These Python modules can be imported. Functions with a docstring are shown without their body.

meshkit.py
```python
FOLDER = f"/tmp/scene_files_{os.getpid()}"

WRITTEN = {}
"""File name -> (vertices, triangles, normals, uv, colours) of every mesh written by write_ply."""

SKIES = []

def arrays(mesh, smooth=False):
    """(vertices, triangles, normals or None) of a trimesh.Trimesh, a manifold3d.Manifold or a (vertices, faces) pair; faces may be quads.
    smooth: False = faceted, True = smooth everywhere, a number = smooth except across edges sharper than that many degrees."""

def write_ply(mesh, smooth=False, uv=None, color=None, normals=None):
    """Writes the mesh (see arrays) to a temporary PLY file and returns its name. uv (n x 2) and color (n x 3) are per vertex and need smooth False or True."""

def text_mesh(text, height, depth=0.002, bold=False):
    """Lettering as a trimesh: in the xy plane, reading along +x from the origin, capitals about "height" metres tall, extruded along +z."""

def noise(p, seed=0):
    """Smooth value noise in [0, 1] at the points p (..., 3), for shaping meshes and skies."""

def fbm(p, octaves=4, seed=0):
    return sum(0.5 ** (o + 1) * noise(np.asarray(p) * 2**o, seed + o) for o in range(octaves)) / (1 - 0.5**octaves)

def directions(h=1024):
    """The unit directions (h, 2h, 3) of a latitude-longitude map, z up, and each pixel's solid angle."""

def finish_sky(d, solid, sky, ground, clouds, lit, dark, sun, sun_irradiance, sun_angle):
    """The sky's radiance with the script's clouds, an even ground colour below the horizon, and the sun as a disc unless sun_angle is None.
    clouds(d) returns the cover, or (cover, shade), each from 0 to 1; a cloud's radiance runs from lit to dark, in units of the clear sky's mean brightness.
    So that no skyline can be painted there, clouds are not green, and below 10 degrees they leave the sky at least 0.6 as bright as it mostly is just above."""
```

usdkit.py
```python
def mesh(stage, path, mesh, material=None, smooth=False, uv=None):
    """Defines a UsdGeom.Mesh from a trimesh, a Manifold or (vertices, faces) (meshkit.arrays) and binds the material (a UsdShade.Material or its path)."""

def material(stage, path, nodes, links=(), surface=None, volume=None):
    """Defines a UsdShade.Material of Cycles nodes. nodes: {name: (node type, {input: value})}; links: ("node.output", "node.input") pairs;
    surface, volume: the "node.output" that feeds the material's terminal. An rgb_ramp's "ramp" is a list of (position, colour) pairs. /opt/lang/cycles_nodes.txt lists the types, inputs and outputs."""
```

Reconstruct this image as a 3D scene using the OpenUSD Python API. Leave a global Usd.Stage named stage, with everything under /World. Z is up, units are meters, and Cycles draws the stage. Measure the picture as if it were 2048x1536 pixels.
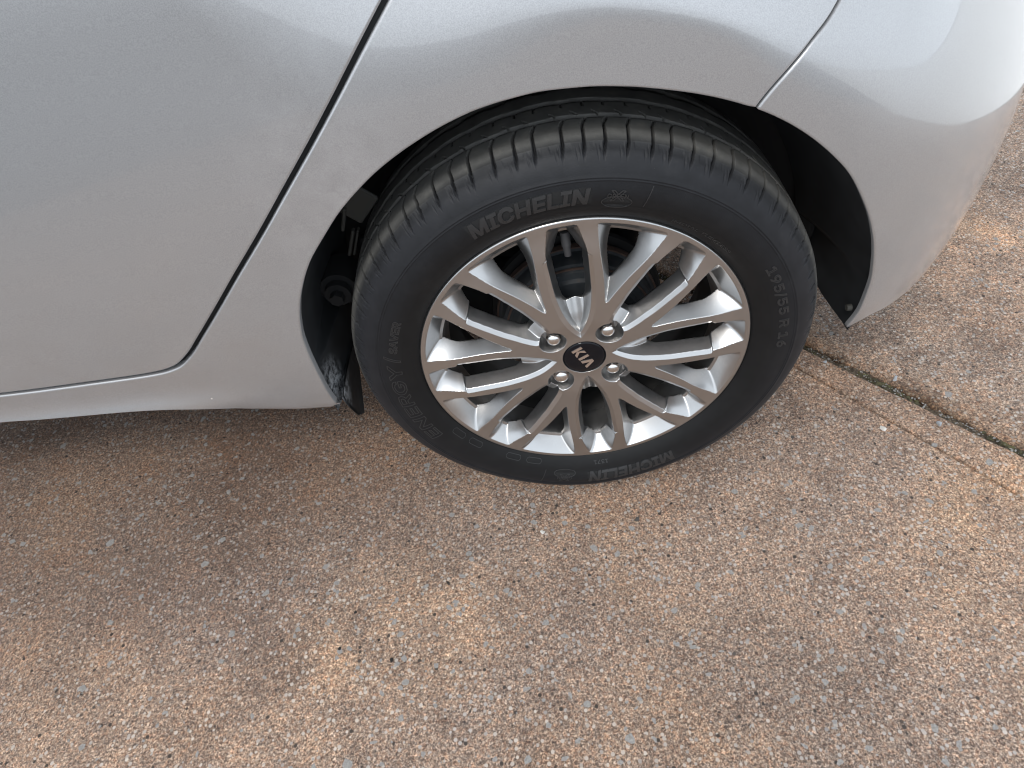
import math
import numpy as np, trimesh
from scipy.interpolate import CubicSpline, PchipInterpolator
from scipy.spatial import Delaunay
import shapely
from shapely.geometry import Polygon, LineString
from pxr import Usd, UsdGeom, UsdLux, UsdShade, Gf, Sdf, Vt
import usdkit, meshkit

stage = Usd.Stage.CreateInMemory()
UsdGeom.SetStageUpAxis(stage, 'Z')
UsdGeom.Xform.Define(stage, '/World')
UsdGeom.Scope.Define(stage, '/World/Looks')
rng = np.random.default_rng(7)

# ---------------------------------------------------------------- camera, sky, sun, exposure
WZ = 0.298                                                   # height of the wheel centre over the ground
EXPOSURE = 0.56
SKY_STRENGTH = 0.12
SUN_DIR = np.array([-0.25, -0.55, 0.80]); SUN_DIR /= np.linalg.norm(SUN_DIR)
cam = UsdGeom.Camera.Define(stage, '/World/Camera')
R = np.array([[0.9927157, 0.1058529, 0.0575379], [-0.0384183, 0.7307628, -0.6815496], [-0.1141906, 0.6743745, 0.7295064]])
C = np.array([-0.045372, -0.667079, 0.677051 + WZ])
M = np.eye(4); M[:3, :3] = R.T; M[3, :3] = C
cam.AddTransformOp().Set(Gf.Matrix4d(*M.ravel().tolist()))
cam.CreateHorizontalApertureAttr(36.0); cam.CreateVerticalApertureAttr(27.0)
cam.CreateFocalLengthAttr(24.904)
cam.CreateExposureAttr(EXPOSURE)
cam.CreateClippingRangeAttr(Gf.Vec2f(0.02, 2000))

elev, rot = math.asin(SUN_DIR[2]), math.atan2(SUN_DIR[0], SUN_DIR[1])
sky = UsdLux.DomeLight.Define(stage, '/World/sky')
sky_mat = usdkit.material(stage, '/World/Looks/overcast_sky', {
    'sky': ('sky_texture', {'sky_type': 'single_scattering', 'sun_disc': False, 'sun_elevation': elev, 'sun_rotation': rot, 'aerosol_density': 2.0}),
    'co': ('texture_coordinate', {}),
    'map': ('mapping', {'scale': (1.0, 1.0, 2.2)}),
    'cl': ('noise_texture', {'scale': 2.1, 'detail': 5.0, 'roughness': 0.55}),
    'cover': ('rgb_ramp', {'ramp': [(0.30, (0.80,) * 3), (0.55, (1.0,) * 3)]}),
    'tone': ('rgb_ramp', {'ramp': [(0.25, (10.6, 11.6, 12.7)), (0.75, (6.7, 7.4, 8.2))]}),
    'mix': ('mix_color', {'use_clamp': False}),
    'bg': ('background_shader', {'strength': SKY_STRENGTH})},
    [('co.generated', 'map.vector'), ('map.vector', 'cl.vector'), ('cl.fac', 'cover.fac'), ('cl.fac', 'tone.fac'),
     ('sky.color', 'mix.a'), ('tone.color', 'mix.b'), ('cover.color', 'mix.fac'), ('mix.result', 'bg.color')], surface='bg.background')
UsdShade.MaterialBindingAPI.Apply(sky.GetPrim()).Bind(sky_mat)
sun = UsdLux.DistantLight.Define(stage, '/World/sun')
sun.CreateNormalizeAttr(True); sun.CreateIntensityAttr(0.3); sun.CreateAngleAttr(14.0); sun.CreateColorAttr(Gf.Vec3f(1.0, 0.96, 0.90))
zz = SUN_DIR; xx = np.cross([0, 0, 1.0], zz); xx /= np.linalg.norm(xx); yy = np.cross(zz, xx)
S = np.eye(4); S[0, :3], S[1, :3], S[2, :3] = xx, yy, zz; S[3, :3] = (0, 0, 5)
sun.AddTransformOp().Set(Gf.Matrix4d(*S.ravel().tolist()))
for p_, k_ in ((sky, 'structure'), ):
    p_.GetPrim().SetCustomDataByKey('kind', k_)

# ---------------------------------------------------------------- helpers
_names = {}
def unique(parent, name):
    k = (parent, name); n = _names.get(k, 0); _names[k] = n + 1
    return f'{parent}/{name}' if n == 0 else f'{parent}/{name}_{n:03d}'
def path_of(o):
    return '/World' if o is None else str(o.GetPath())
def tag(prim, label=None, cat=None, group=None, kind=None):
    for k, v in (('label', label), ('category', cat), ('group', group), ('kind', kind)):
        if v: prim.SetCustomDataByKey(k, v)
    return prim
def xform(name, parent=None, loc=None):
    x = UsdGeom.Xform.Define(stage, unique(path_of(parent), name))
    if loc is not None: x.AddTranslateOp().Set(Gf.Vec3d(*loc))
    return x.GetPrim()
def obj(name, mesh, mat, parent=None, smooth=False, normals=None, two=True):
    m = usdkit.mesh(stage, unique(path_of(parent), name), mesh, mat, smooth)
    if normals is not None:
        m.CreateNormalsAttr(Vt.Vec3fArray.FromNumpy(np.asarray(normals, np.float32))); m.SetNormalsInterpolation('vertex')
    m.CreateDoubleSidedAttr(True)
    return m.GetPrim()
def cat(ms):
    return trimesh.util.concatenate([m for m in ms if m is not None])
def cyl(p0, p1, r, n=24, r2=None):
    p0, p1 = np.array(p0, float), np.array(p1, float)
    d = p1 - p0; L = np.linalg.norm(d)
    m = trimesh.creation.cylinder(r, L, sections=n)
    if r2 is not None:
        v = m.vertices.copy(); k = np.where(v[:, 2] > 0, r2 / r, 1.0); v[:, :2] *= k[:, None]; m.vertices = v
    m.apply_transform(trimesh.geometry.align_vectors([0, 0, 1], d / L)); m.apply_translation((p0 + p1) / 2)
    return m
def box(c, s, ang=(0, 0, 0)):
    m = trimesh.creation.box(s); m.apply_transform(trimesh.transformations.euler_matrix(*ang)); m.apply_translation(c)
    return m
def rbox(c, s, b, ang=(0, 0, 0)):
    """box with chamfered edges"""
    h = np.array(s) / 2
    pts = []
    for sx in (-1, 1):
        for sy in (-1, 1):
            for sz in (-1, 1):
                for k in range(3):
                    q = h - b; q[k] = h[k]; pts.append(q * (sx, sy, sz))
    m = trimesh.convex.convex_hull(np.array(pts)); m.apply_transform(trimesh.transformations.euler_matrix(*ang)); m.apply_translation(c)
    return m
def lathe(prof, a0=0.0, a1=360.0, n=180, cx=0.0, cz=WZ):
    """profile of (r, y) turned about the wheel axis"""
    prof = np.array(prof, float); closed = abs(a1 - a0) >= 360
    a = np.radians(np.linspace(a0, a1, n + 1))[: n if closed else n + 1]
    k = len(prof)
    v = np.stack([cx + prof[None, :, 0] * np.cos(a)[:, None], np.broadcast_to(prof[None, :, 1], (len(a), k)), cz + prof[None, :, 0] * np.sin(a)[:, None]], -1).reshape(-1, 3)
    rows = len(a) if closed else len(a) - 1
    i, j = np.meshgrid(np.arange(rows), np.arange(k - 1), indexing='ij')
    i2 = (i + 1) % len(a)
    f = np.stack([i * k + j, i * k + j + 1, i2 * k + j + 1, i2 * k + j], -1).reshape(-1, 4)
    f = np.vstack([f[:, [0, 1, 2]], f[:, [0, 2, 3]]])
    return trimesh.Trimesh(v, f, process=False)
def sstep(a, b, x):
    t = np.clip((x - a) / (b - a), 0, 1); return t * t * (3 - 2 * t)

# ---------------------------------------------------------------- materials
def mat(name, nodes, links=(), surface='p.BSDF'):
    return usdkit.material(stage, '/World/Looks/' + name, nodes, links, surface=surface)
def plain(name, col, rough=0.5, metal=0.0, **k):
    return mat(name, {'p': ('principled_bsdf', {'base_color': col, 'roughness': rough, 'metallic': metal, **k})})

silver = mat('silver_paint', {
    'g': ('geometry', {}),
    'fl': ('noise_texture', {'scale': 900.0, 'detail': 1.0}),
    'fr': ('rgb_ramp', {'ramp': [(0.3, (0.315, 0.314, 0.317)), (0.7, (0.385, 0.384, 0.388))]}),
    'du': ('noise_texture', {'scale': 9.0, 'detail': 5.0, 'roughness': 0.6}),
    'dr': ('rgb_ramp', {'ramp': [(0.45, (0.02,) * 3), (0.75, (0.12,) * 3)]}),
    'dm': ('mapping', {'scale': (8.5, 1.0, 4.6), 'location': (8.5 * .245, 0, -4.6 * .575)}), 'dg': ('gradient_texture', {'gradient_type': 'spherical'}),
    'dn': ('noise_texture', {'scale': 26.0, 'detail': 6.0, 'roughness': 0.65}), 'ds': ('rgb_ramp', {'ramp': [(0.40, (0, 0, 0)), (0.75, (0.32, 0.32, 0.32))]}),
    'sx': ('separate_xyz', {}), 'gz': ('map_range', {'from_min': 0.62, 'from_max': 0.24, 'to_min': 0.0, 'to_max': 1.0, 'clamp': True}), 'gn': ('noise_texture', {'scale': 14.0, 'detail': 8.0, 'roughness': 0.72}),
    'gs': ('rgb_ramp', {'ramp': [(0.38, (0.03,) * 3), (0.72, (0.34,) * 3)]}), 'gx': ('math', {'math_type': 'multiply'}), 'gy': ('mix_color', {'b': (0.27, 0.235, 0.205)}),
    'wv': ('voronoi_texture', {'scale': 34.0}), 'wd': ('rgb_ramp', {'ramp': [(0.035, (1, 1, 1)), (0.055, (0, 0, 0))]}), 'wc': ('separate_color', {}), 'wr': ('rgb_ramp', {'ramp': [(0.93, (0, 0, 0)), (0.94, (1, 1, 1))]}), 'wm': ('math', {'math_type': 'multiply'}), 'wy': ('mix_color', {'b': (0.75, 0.73, 0.70)}),
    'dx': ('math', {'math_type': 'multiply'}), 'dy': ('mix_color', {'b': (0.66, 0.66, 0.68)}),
    'p': ('principled_bsdf', {'metallic': 0.66, 'roughness': 0.36, 'coat_weight': 1.0, 'coat_ior': 1.5})},
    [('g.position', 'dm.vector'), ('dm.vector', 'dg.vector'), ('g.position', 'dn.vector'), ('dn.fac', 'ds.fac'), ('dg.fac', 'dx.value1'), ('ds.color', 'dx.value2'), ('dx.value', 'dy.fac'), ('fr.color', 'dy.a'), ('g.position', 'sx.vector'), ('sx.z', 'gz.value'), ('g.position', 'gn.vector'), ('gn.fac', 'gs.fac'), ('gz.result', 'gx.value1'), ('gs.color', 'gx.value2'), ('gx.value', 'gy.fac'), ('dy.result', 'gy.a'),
     ('g.position', 'wv.vector'), ('wv.distance', 'wd.fac'), ('wv.color', 'wc.color'), ('wc.r', 'wr.fac'), ('wd.color', 'wm.value1'), ('wr.color', 'wm.value2'), ('wm.value', 'wy.fac'), ('gy.result', 'wy.a'), ('wy.result', 'p.base_color'),
     ('g.position', 'fl.vector'), ('fl.fac', 'fr.fac'), ('g.position', 'du.vector'), ('du.fac', 'dr.fac'), ('dr.color', 'p.coat_roughness')])
alloy = mat('alloy_wheel_paint', {
    'g': ('geometry', {}), 'sx': ('separate_xyz', {}),
    'n': ('noise_texture', {'scale': 38.0, 'detail': 6.0, 'roughness': 0.65}),
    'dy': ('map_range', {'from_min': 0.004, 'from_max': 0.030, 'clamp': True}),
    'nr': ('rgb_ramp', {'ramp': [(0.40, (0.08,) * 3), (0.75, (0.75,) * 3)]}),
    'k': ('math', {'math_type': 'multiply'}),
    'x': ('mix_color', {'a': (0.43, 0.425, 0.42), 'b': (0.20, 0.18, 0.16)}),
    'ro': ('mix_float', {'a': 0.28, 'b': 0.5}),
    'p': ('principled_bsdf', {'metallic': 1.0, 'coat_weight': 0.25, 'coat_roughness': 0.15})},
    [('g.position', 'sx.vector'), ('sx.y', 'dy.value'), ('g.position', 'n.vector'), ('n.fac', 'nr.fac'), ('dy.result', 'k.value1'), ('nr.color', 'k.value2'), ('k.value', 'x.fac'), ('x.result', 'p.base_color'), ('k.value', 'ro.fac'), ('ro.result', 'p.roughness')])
rubber = mat('tyre_rubber', {
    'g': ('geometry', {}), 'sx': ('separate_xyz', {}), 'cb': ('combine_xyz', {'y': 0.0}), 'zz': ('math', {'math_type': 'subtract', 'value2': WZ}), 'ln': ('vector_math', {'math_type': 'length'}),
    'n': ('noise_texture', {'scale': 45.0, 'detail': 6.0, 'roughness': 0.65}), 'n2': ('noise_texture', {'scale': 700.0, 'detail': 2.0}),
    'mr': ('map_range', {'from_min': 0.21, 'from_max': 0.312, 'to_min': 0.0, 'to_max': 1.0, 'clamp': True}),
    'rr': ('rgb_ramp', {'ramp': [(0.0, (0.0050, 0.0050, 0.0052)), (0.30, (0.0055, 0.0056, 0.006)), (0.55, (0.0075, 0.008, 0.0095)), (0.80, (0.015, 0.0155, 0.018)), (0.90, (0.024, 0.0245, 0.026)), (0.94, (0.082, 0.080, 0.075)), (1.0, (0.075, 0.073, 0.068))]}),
    'r': ('rgb_ramp', {'ramp': [(0.3, (0.72,) * 3), (0.55, (1.0,) * 3), (0.8, (1.55, 1.5, 1.4))]}),
    'mm': ('mix_color', {'blend_type': 'multiply', 'fac': 1.0, 'use_clamp': False}),
    'sp': ('rgb_ramp', {'ramp': [(0.72, (0, 0, 0)), (0.84, (0.06, 0.06, 0.055))]}),
    'm': ('mix_color', {'blend_type': 'add', 'fac': 0.5}),
    'b': ('bump', {'strength': 0.25, 'distance': 0.0006}),
    'p': ('principled_bsdf', {'roughness': 0.56, 'specular_ior_level': 0.24})},
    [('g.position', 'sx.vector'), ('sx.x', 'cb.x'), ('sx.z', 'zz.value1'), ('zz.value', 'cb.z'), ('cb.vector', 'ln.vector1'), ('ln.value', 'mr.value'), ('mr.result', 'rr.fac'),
     ('g.position', 'n.vector'), ('g.position', 'n2.vector'), ('n.fac', 'r.fac'), ('rr.color', 'mm.a'), ('r.color', 'mm.b'), ('n2.fac', 'sp.fac'), ('mm.result', 'm.a'), ('sp.color', 'm.b'), ('m.result', 'p.base_color'),
     ('n2.fac', 'b.height'), ('b.normal', 'p.normal')])
rubber_letter = plain('tyre_lettering_rubber', (0.0125, 0.0125, 0.013), 0.5)
rubber_recess = plain('tyre_lettering_ground', (0.0028, 0.0028, 0.003), 0.85)
black_plastic = mat('black_liner_plastic', {
    'g': ('geometry', {}), 'n': ('noise_texture', {'scale': 30.0, 'detail': 5.0}),
    'r': ('rgb_ramp', {'ramp': [(0.35, (0.004, 0.0044, 0.005)), (0.75, (0.011, 0.012, 0.013))]}),
    'sm': ('mapping', {'scale': (22.0, 22.0, 17.0), 'location': (22 * .347, -22 * .018, -17 * (WZ - .028))}), 'sg': ('gradient_texture', {'gradient_type': 'spherical'}),
    'sn': ('noise_texture', {'scale': 110.0, 'detail': 5.0, 'roughness': 0.7}), 'sr': ('rgb_ramp', {'ramp': [(0.42, (0, 0, 0)), (0.60, (1, 1, 1))]}),
    'sx': ('math', {'math_type': 'multiply'}), 'sy': ('mix_color', {'b': (0.36, 0.37, 0.38)}),
    'p': ('principled_bsdf', {'roughness': 0.5})},
    [('g.position', 'n.vector'), ('n.fac', 'r.fac'), ('g.position', 'sm.vector'), ('sm.vector', 'sg.vector'), ('g.position', 'sn.vector'), ('sn.fac', 'sr.fac'), ('sg.fac', 'sx.value1'), ('sr.color', 'sx.value2'), ('sx.value', 'sy.fac'), ('r.color', 'sy.a'), ('sy.result', 'p.base_color')])
seal_rubber = plain('door_seal_rubber', (0.008, 0.009, 0.010), 0.6)
gloss_black = plain('gloss_black_cap', (0.003, 0.003, 0.004), 0.06, specular_ior_level=0.25)
chrome = plain('chrome_letters', (0.75, 0.70, 0.67), 0.22, 1.0)
nut_metal = plain('nut_chrome', (0.62, 0.60, 0.58), 0.2, 1.0)
rusty = mat('rusty_drum_iron', {
    'g': ('geometry', {}), 'n': ('noise_texture', {'scale': 55.0, 'detail': 6.0, 'roughness': 0.7}),
    'r': ('rgb_ramp', {'ramp': [(0.35, (0.010, 0.013, 0.016)), (0.58, (0.018, 0.021, 0.024)), (0.72, (0.055, 0.032, 0.022))]}),
    'p': ('principled_bsdf', {'roughness': 0.65})},
    [('g.position', 'n.vector'), ('n.fac', 'r.fac'), ('r.color', 'p.base_color')])
rust_edge = plain('rust_edge', (0.055, 0.032, 0.024), 0.85)
chassis_black = plain('chassis_black', (0.005, 0.005, 0.0055), 0.75)
khaki = plain('underseal_khaki', (0.026, 0.025, 0.021), 0.7)
grey_metal = plain('underbody_grey', (0.16, 0.155, 0.145), 0.6)
dark_glass = plain('tinted_glass', (0.01, 0.012, 0.012), 0.03, coat_weight=1.0)

def stain_shade(i, x, y, rad, rx=1.0):
    """mapping that turns world position into a unit ball round (x, y)"""
    s = 1.0 / rad
    return {f'm{i}': ('mapping', {'scale': (s, s * rx, s), 'location': (-x * s, -y * s * rx, 0)}),
            f'g{i}': ('gradient_texture', {'gradient_type': 'spherical'})}, [('g.position', f'm{i}.vector'), (f'm{i}.vector', f'g{i}.vector')]
def concrete(name, tint=(1, 1, 1), ramp=None):
    t = np.array(tint)
    c = lambda *a: tuple(np.array(a) * t)
    n = {'g': ('geometry', {}),
         'grain': ('noise_texture', {'scale': 350.0, 'detail': 3.0, 'roughness': 0.7, 'distortion': 0.8}),
         'gr': ('rgb_ramp', {'ramp': [(0.28, c(0.050, 0.040, 0.035)), (0.41, c(0.130, 0.101, 0.085)), (0.50, c(0.245, 0.192, 0.158)), (0.59, c(0.44, 0.360, 0.295)), (0.69, c(0.68, 0.585, 0.50))]}),
         'hue': ('noise_texture', {'scale': 170.0, 'detail': 1.0}),
         'hr': ('rgb_ramp', {'ramp': [(0.30, (1.10, 0.95, 0.87)), (0.5, (1.0, 1.0, 1.0)), (0.7, (0.95, 1.01, 1.07))]}),
         'big': ('noise_texture', {'scale': 2.6, 'detail': 4.0, 'roughness': 0.6}),
         'br': ('rgb_ramp', {'ramp': [(0.28, (0.70, 0.66, 0.64)), (0.48, (0.96, 0.95, 0.95)), (0.60, (1.08, 1.04, 1.0)), (0.72, (1.30, 1.20, 1.06))]}),
         'cl': ('noise_texture', {'scale': 105.0, 'detail': 3.0, 'roughness': 0.7}),
         'cr': ('rgb_ramp', {'ramp': [(0.28, (0.55, 0.52, 0.51)), (0.46, (0.94, 0.93, 0.93)), (0.57, (1.08, 1.05, 1.02)), (0.74, (1.6, 1.5, 1.4))]}),
         'x4': ('mix_color', {'blend_type': 'multiply', 'fac': 1.0, 'use_clamp': False}),
         'vo': ('voronoi_texture', {'scale': 150.0}),
         'vs': ('separate_color', {}),
         'vr': ('rgb_ramp', {'ramp': [(0.73, (0, 0, 0)), (0.74, (1, 1, 1))]}),
         'vd': ('rgb_ramp', {'ramp': [(0.36, (1, 1, 1)), (0.42, (0, 0, 0))]}),
         'vf': ('math', {'math_type': 'multiply'}),
         'vc': ('rgb_ramp', {'ramp': [(0.0, c(0.36, 0.345, 0.33)), (0.35, c(0.46, 0.43, 0.40)), (0.6, c(0.27, 0.26, 0.255)), (0.88, c(0.52, 0.48, 0.44)), (0.93, c(0.045, 0.038, 0.033)), (1.0, c(0.06, 0.05, 0.045))]}),
         'x5': ('mix_color', {'use_clamp': False}),
         'mid': ('noise_texture', {'scale': 13.0, 'detail': 6.0, 'roughness': 0.66}),
         'mr': ('rgb_ramp', {'ramp': [(0.28, (0.70, 0.67, 0.66)), (0.5, (1.0, 0.99, 0.98)), (0.72, (1.28, 1.20, 1.12))]}),
         'x1': ('mix_color', {'blend_type': 'multiply', 'fac': 1.0, 'use_clamp': False}),
         'x2': ('mix_color', {'blend_type': 'multiply', 'fac': 1.0, 'use_clamp': False}),
         'x3': ('mix_color', {'blend_type': 'multiply', 'fac': 1.0, 'use_clamp': False}),
         'b': ('bump', {'strength': 0.55, 'distance': 0.0016}),
         'p': ('principled_bsdf', {'roughness': 0.85, 'specular_ior_level': 0.3})}
    l = [('g.position', 'grain.vector'), ('grain.fac', 'gr.fac'), ('g.position', 'hue.vector'), ('hue.fac', 'hr.fac'), ('g.position', 'big.vector'), ('big.fac', 'br.fac'),
         ('g.position', 'mid.vector'), ('mid.fac', 'mr.fac'), ('gr.color', 'x1.a'), ('hr.color', 'x1.b'), ('x1.result', 'x2.a'), ('br.color', 'x2.b'), ('x2.result', 'x3.a'), ('mr.color', 'x3.b'),
         ('grain.fac', 'b.height'), ('b.normal', 'p.normal')]
    l += [('g.position', 'cl.vector'), ('cl.fac', 'cr.fac'), ('x3.result', 'x4.a'), ('cr.color', 'x4.b'), ('g.position', 'vo.vector'), ('vo.color', 'vs.color'), ('vs.r', 'vr.fac'), ('vo.distance', 'vd.fac'),
          ('vr.color', 'vf.value1'), ('vd.color', 'vf.value2'), ('vf.value', 'x5.fac'), ('vs.g', 'vc.fac'), ('x4.result', 'x5.a'), ('vc.color', 'x5.b')]
    prev = 'x5.result'
    for i, (x, y, rad, rx, col) in enumerate(STAINS_SHADE):
        a, b_ = stain_shade(i, x, y, rad, rx)
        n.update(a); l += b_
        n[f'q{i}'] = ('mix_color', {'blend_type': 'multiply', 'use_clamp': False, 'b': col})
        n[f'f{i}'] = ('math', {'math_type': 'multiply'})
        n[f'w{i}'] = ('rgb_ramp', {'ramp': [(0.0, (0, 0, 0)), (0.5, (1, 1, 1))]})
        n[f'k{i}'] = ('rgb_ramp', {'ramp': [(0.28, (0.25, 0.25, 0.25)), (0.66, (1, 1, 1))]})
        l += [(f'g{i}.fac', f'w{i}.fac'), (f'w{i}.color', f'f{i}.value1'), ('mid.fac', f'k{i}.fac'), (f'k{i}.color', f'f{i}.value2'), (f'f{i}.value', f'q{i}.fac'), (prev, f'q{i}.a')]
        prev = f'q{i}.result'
    n.update({'sz': ('separate_xyz', {}), 'zr': ('map_range', {'from_min': -0.0045, 'from_max': -0.0012, 'clamp': True}), 'zc': ('rgb_ramp', {'ramp': [(0.0, (0.58, 0.54, 0.50)), (1.0, (1, 1, 1))]}), 'zm': ('mix_color', {'blend_type': 'multiply', 'fac': 1.0, 'use_clamp': False}),
              'jd': ('vector_math', {'math_type': 'dot_product', 'vector2': (0.746, 0.666, 0.0)}), 'js': ('math', {'math_type': 'subtract', 'value2': 0.4919}), 'jw': ('math', {'math_type': 'multiply_add', 'value2': 0.06}),
              'jr': ('map_range', {'from_min': -0.15, 'from_max': 0.15, 'clamp': True}), 'jc': ('rgb_ramp', {'ramp': ramp}), 'jm': ('mix_color', {'blend_type': 'multiply', 'fac': 1.0, 'use_clamp': False})})
    l += [('g.position', 'jd.vector1'), ('jd.value', 'js.value1'), ('mid.fac', 'jw.value1'), ('js.value', 'jw.value3'), ('jw.value', 'jr.value'), ('jr.result', 'jc.fac'), (prev, 'jm.a'), ('jc.color', 'jm.b'), ('jm.result', 'zm.a'), ('g.position', 'sz.vector'), ('sz.z', 'zr.value'), ('zr.result', 'zc.fac'), ('zc.color', 'zm.b'), ('zm.result', 'p.base_color')]
    return mat(name, n, l)
STAINS_SHADE = [(-0.30, -0.21, 0.20, 1.5, (1.26, 1.19, 1.08)), (-0.45, -0.36, 0.20, 1.3, (1.22, 1.16, 1.08)), (-0.75, -0.34, 0.22, 1.0, (1.18, 1.13, 1.06)), (0.66, -0.08, 0.14, 1.0, (1.12, 1.08, 1.03)), (0.47, -0.22, 0.16, 1.2, (1.06, 1.04, 1.01)),
          (-0.85, 0.12, 0.46, 1.0, (0.62, 0.58, 0.56)), (-0.45, 0.16, 0.32, 1.0, (0.72, 0.67, 0.64)), (0.17, -0.36, 0.22, 1.2, (0.80, 0.80, 0.80)), (0.43, 0.17, 0.09, 1.0, (1.05, 1.0, 0.95)), (0.0, -0.45, 0.25, 1.3, (1.12, 1.06, 0.98)), (0.02, -0.02, 0.22, 2.2, (0.90, 0.84, 0.78)), (-0.05, -0.20, 0.18, 2.0, (0.84, 0.83, 0.83)), (-0.62, -0.16, 0.22, 1.8, (0.95, 0.95, 0.97))]  # two darkest blobs paint the shade under the sill over brown staining
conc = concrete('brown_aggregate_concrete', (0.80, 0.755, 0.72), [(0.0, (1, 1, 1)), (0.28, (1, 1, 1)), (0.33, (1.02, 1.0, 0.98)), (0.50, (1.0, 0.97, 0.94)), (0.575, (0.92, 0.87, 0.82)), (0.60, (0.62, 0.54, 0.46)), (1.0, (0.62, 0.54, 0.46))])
STAINS_SHADE = [(0.9, 0.4, 0.3, 1.0, (1.2, 1.12, 1.05))]
conc_b = concrete('pale_aggregate_concrete', (0.83, 0.80, 0.77), [(0.0, (0.42, 0.35, 0.27)), (0.60, (0.42, 0.35, 0.27)), (0.66, (0.78, 0.72, 0.66)), (0.74, (0.93, 0.90, 0.87)), (0.9, (1, 1, 1)), (1.0, (1, 1, 1))])
chip_mat = mat('aggregate_chip_stone', {
    'g': ('geometry', {}),
    'r': ('rgb_ramp', {'ramp': [(0.0, (0.25, 0.24, 0.23)), (0.30, (0.40, 0.375, 0.35)), (0.55, (0.28, 0.27, 0.265)), (0.80, (0.52, 0.48, 0.44)), (0.92, (0.40, 0.33, 0.28)), (0.95, (0.06, 0.05, 0.045)), (1.0, (0.05, 0.045, 0.04))]}),
    'n': ('noise_texture', {'scale': 420.0, 'detail': 3.0}), 'nr': ('rgb_ramp', {'ramp': [(0.3, (0.60, 0.59, 0.57)), (0.7, (1.04, 1.02, 0.99))]}),
    'x': ('mix_color', {'blend_type': 'multiply', 'fac': 1.0, 'use_clamp': False}),
    'p': ('principled_bsdf', {'roughness': 0.75})},
    [('g.random_per_island', 'r.fac'), ('g.position', 'n.vector'), ('n.fac', 'nr.fac'), ('r.color', 'x.a'), ('nr.color', 'x.b'), ('x.result', 'p.base_color')])
moss_mat = mat('joint_moss', {
    'g': ('geometry', {}), 'n': ('noise_texture', {'scale': 90.0, 'detail': 5.0}),
    'r': ('rgb_ramp', {'ramp': [(0.32, (0.024, 0.019, 0.013)), (0.5, (0.050, 0.044, 0.022)), (0.7, (0.095, 0.088, 0.034))]}),
    'p': ('principled_bsdf', {'roughness': 0.95})},
    [('g.position', 'n.vector'), ('n.fac', 'r.fac'), ('r.color', 'p.base_color')])
soil_mat = mat('joint_soil_earth', {'g': ('geometry', {}), 'n': ('noise_texture', {'scale': 260.0, 'detail': 4.0, 'roughness': 0.7}), 'r': ('rgb_ramp', {'ramp': [(0.3, (0.018, 0.013, 0.009)), (0.5, (0.06, 0.045, 0.030)), (0.68, (0.16, 0.125, 0.09))]}), 'p': ('principled_bsdf', {'roughness': 0.95})},
    [('g.position', 'n.vector'), ('n.fac', 'r.fac'), ('r.color', 'p.base_color')])
pebble_mats = [plain('pebble_white', (0.5, 0.47, 0.43), 0.7), plain('pebble_grey', (0.26, 0.27, 0.28), 0.7), plain('pebble_dark', (0.05, 0.045, 0.04), 0.8), plain('pebble_tan', (0.42, 0.30, 0.2), 0.8)]

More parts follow.
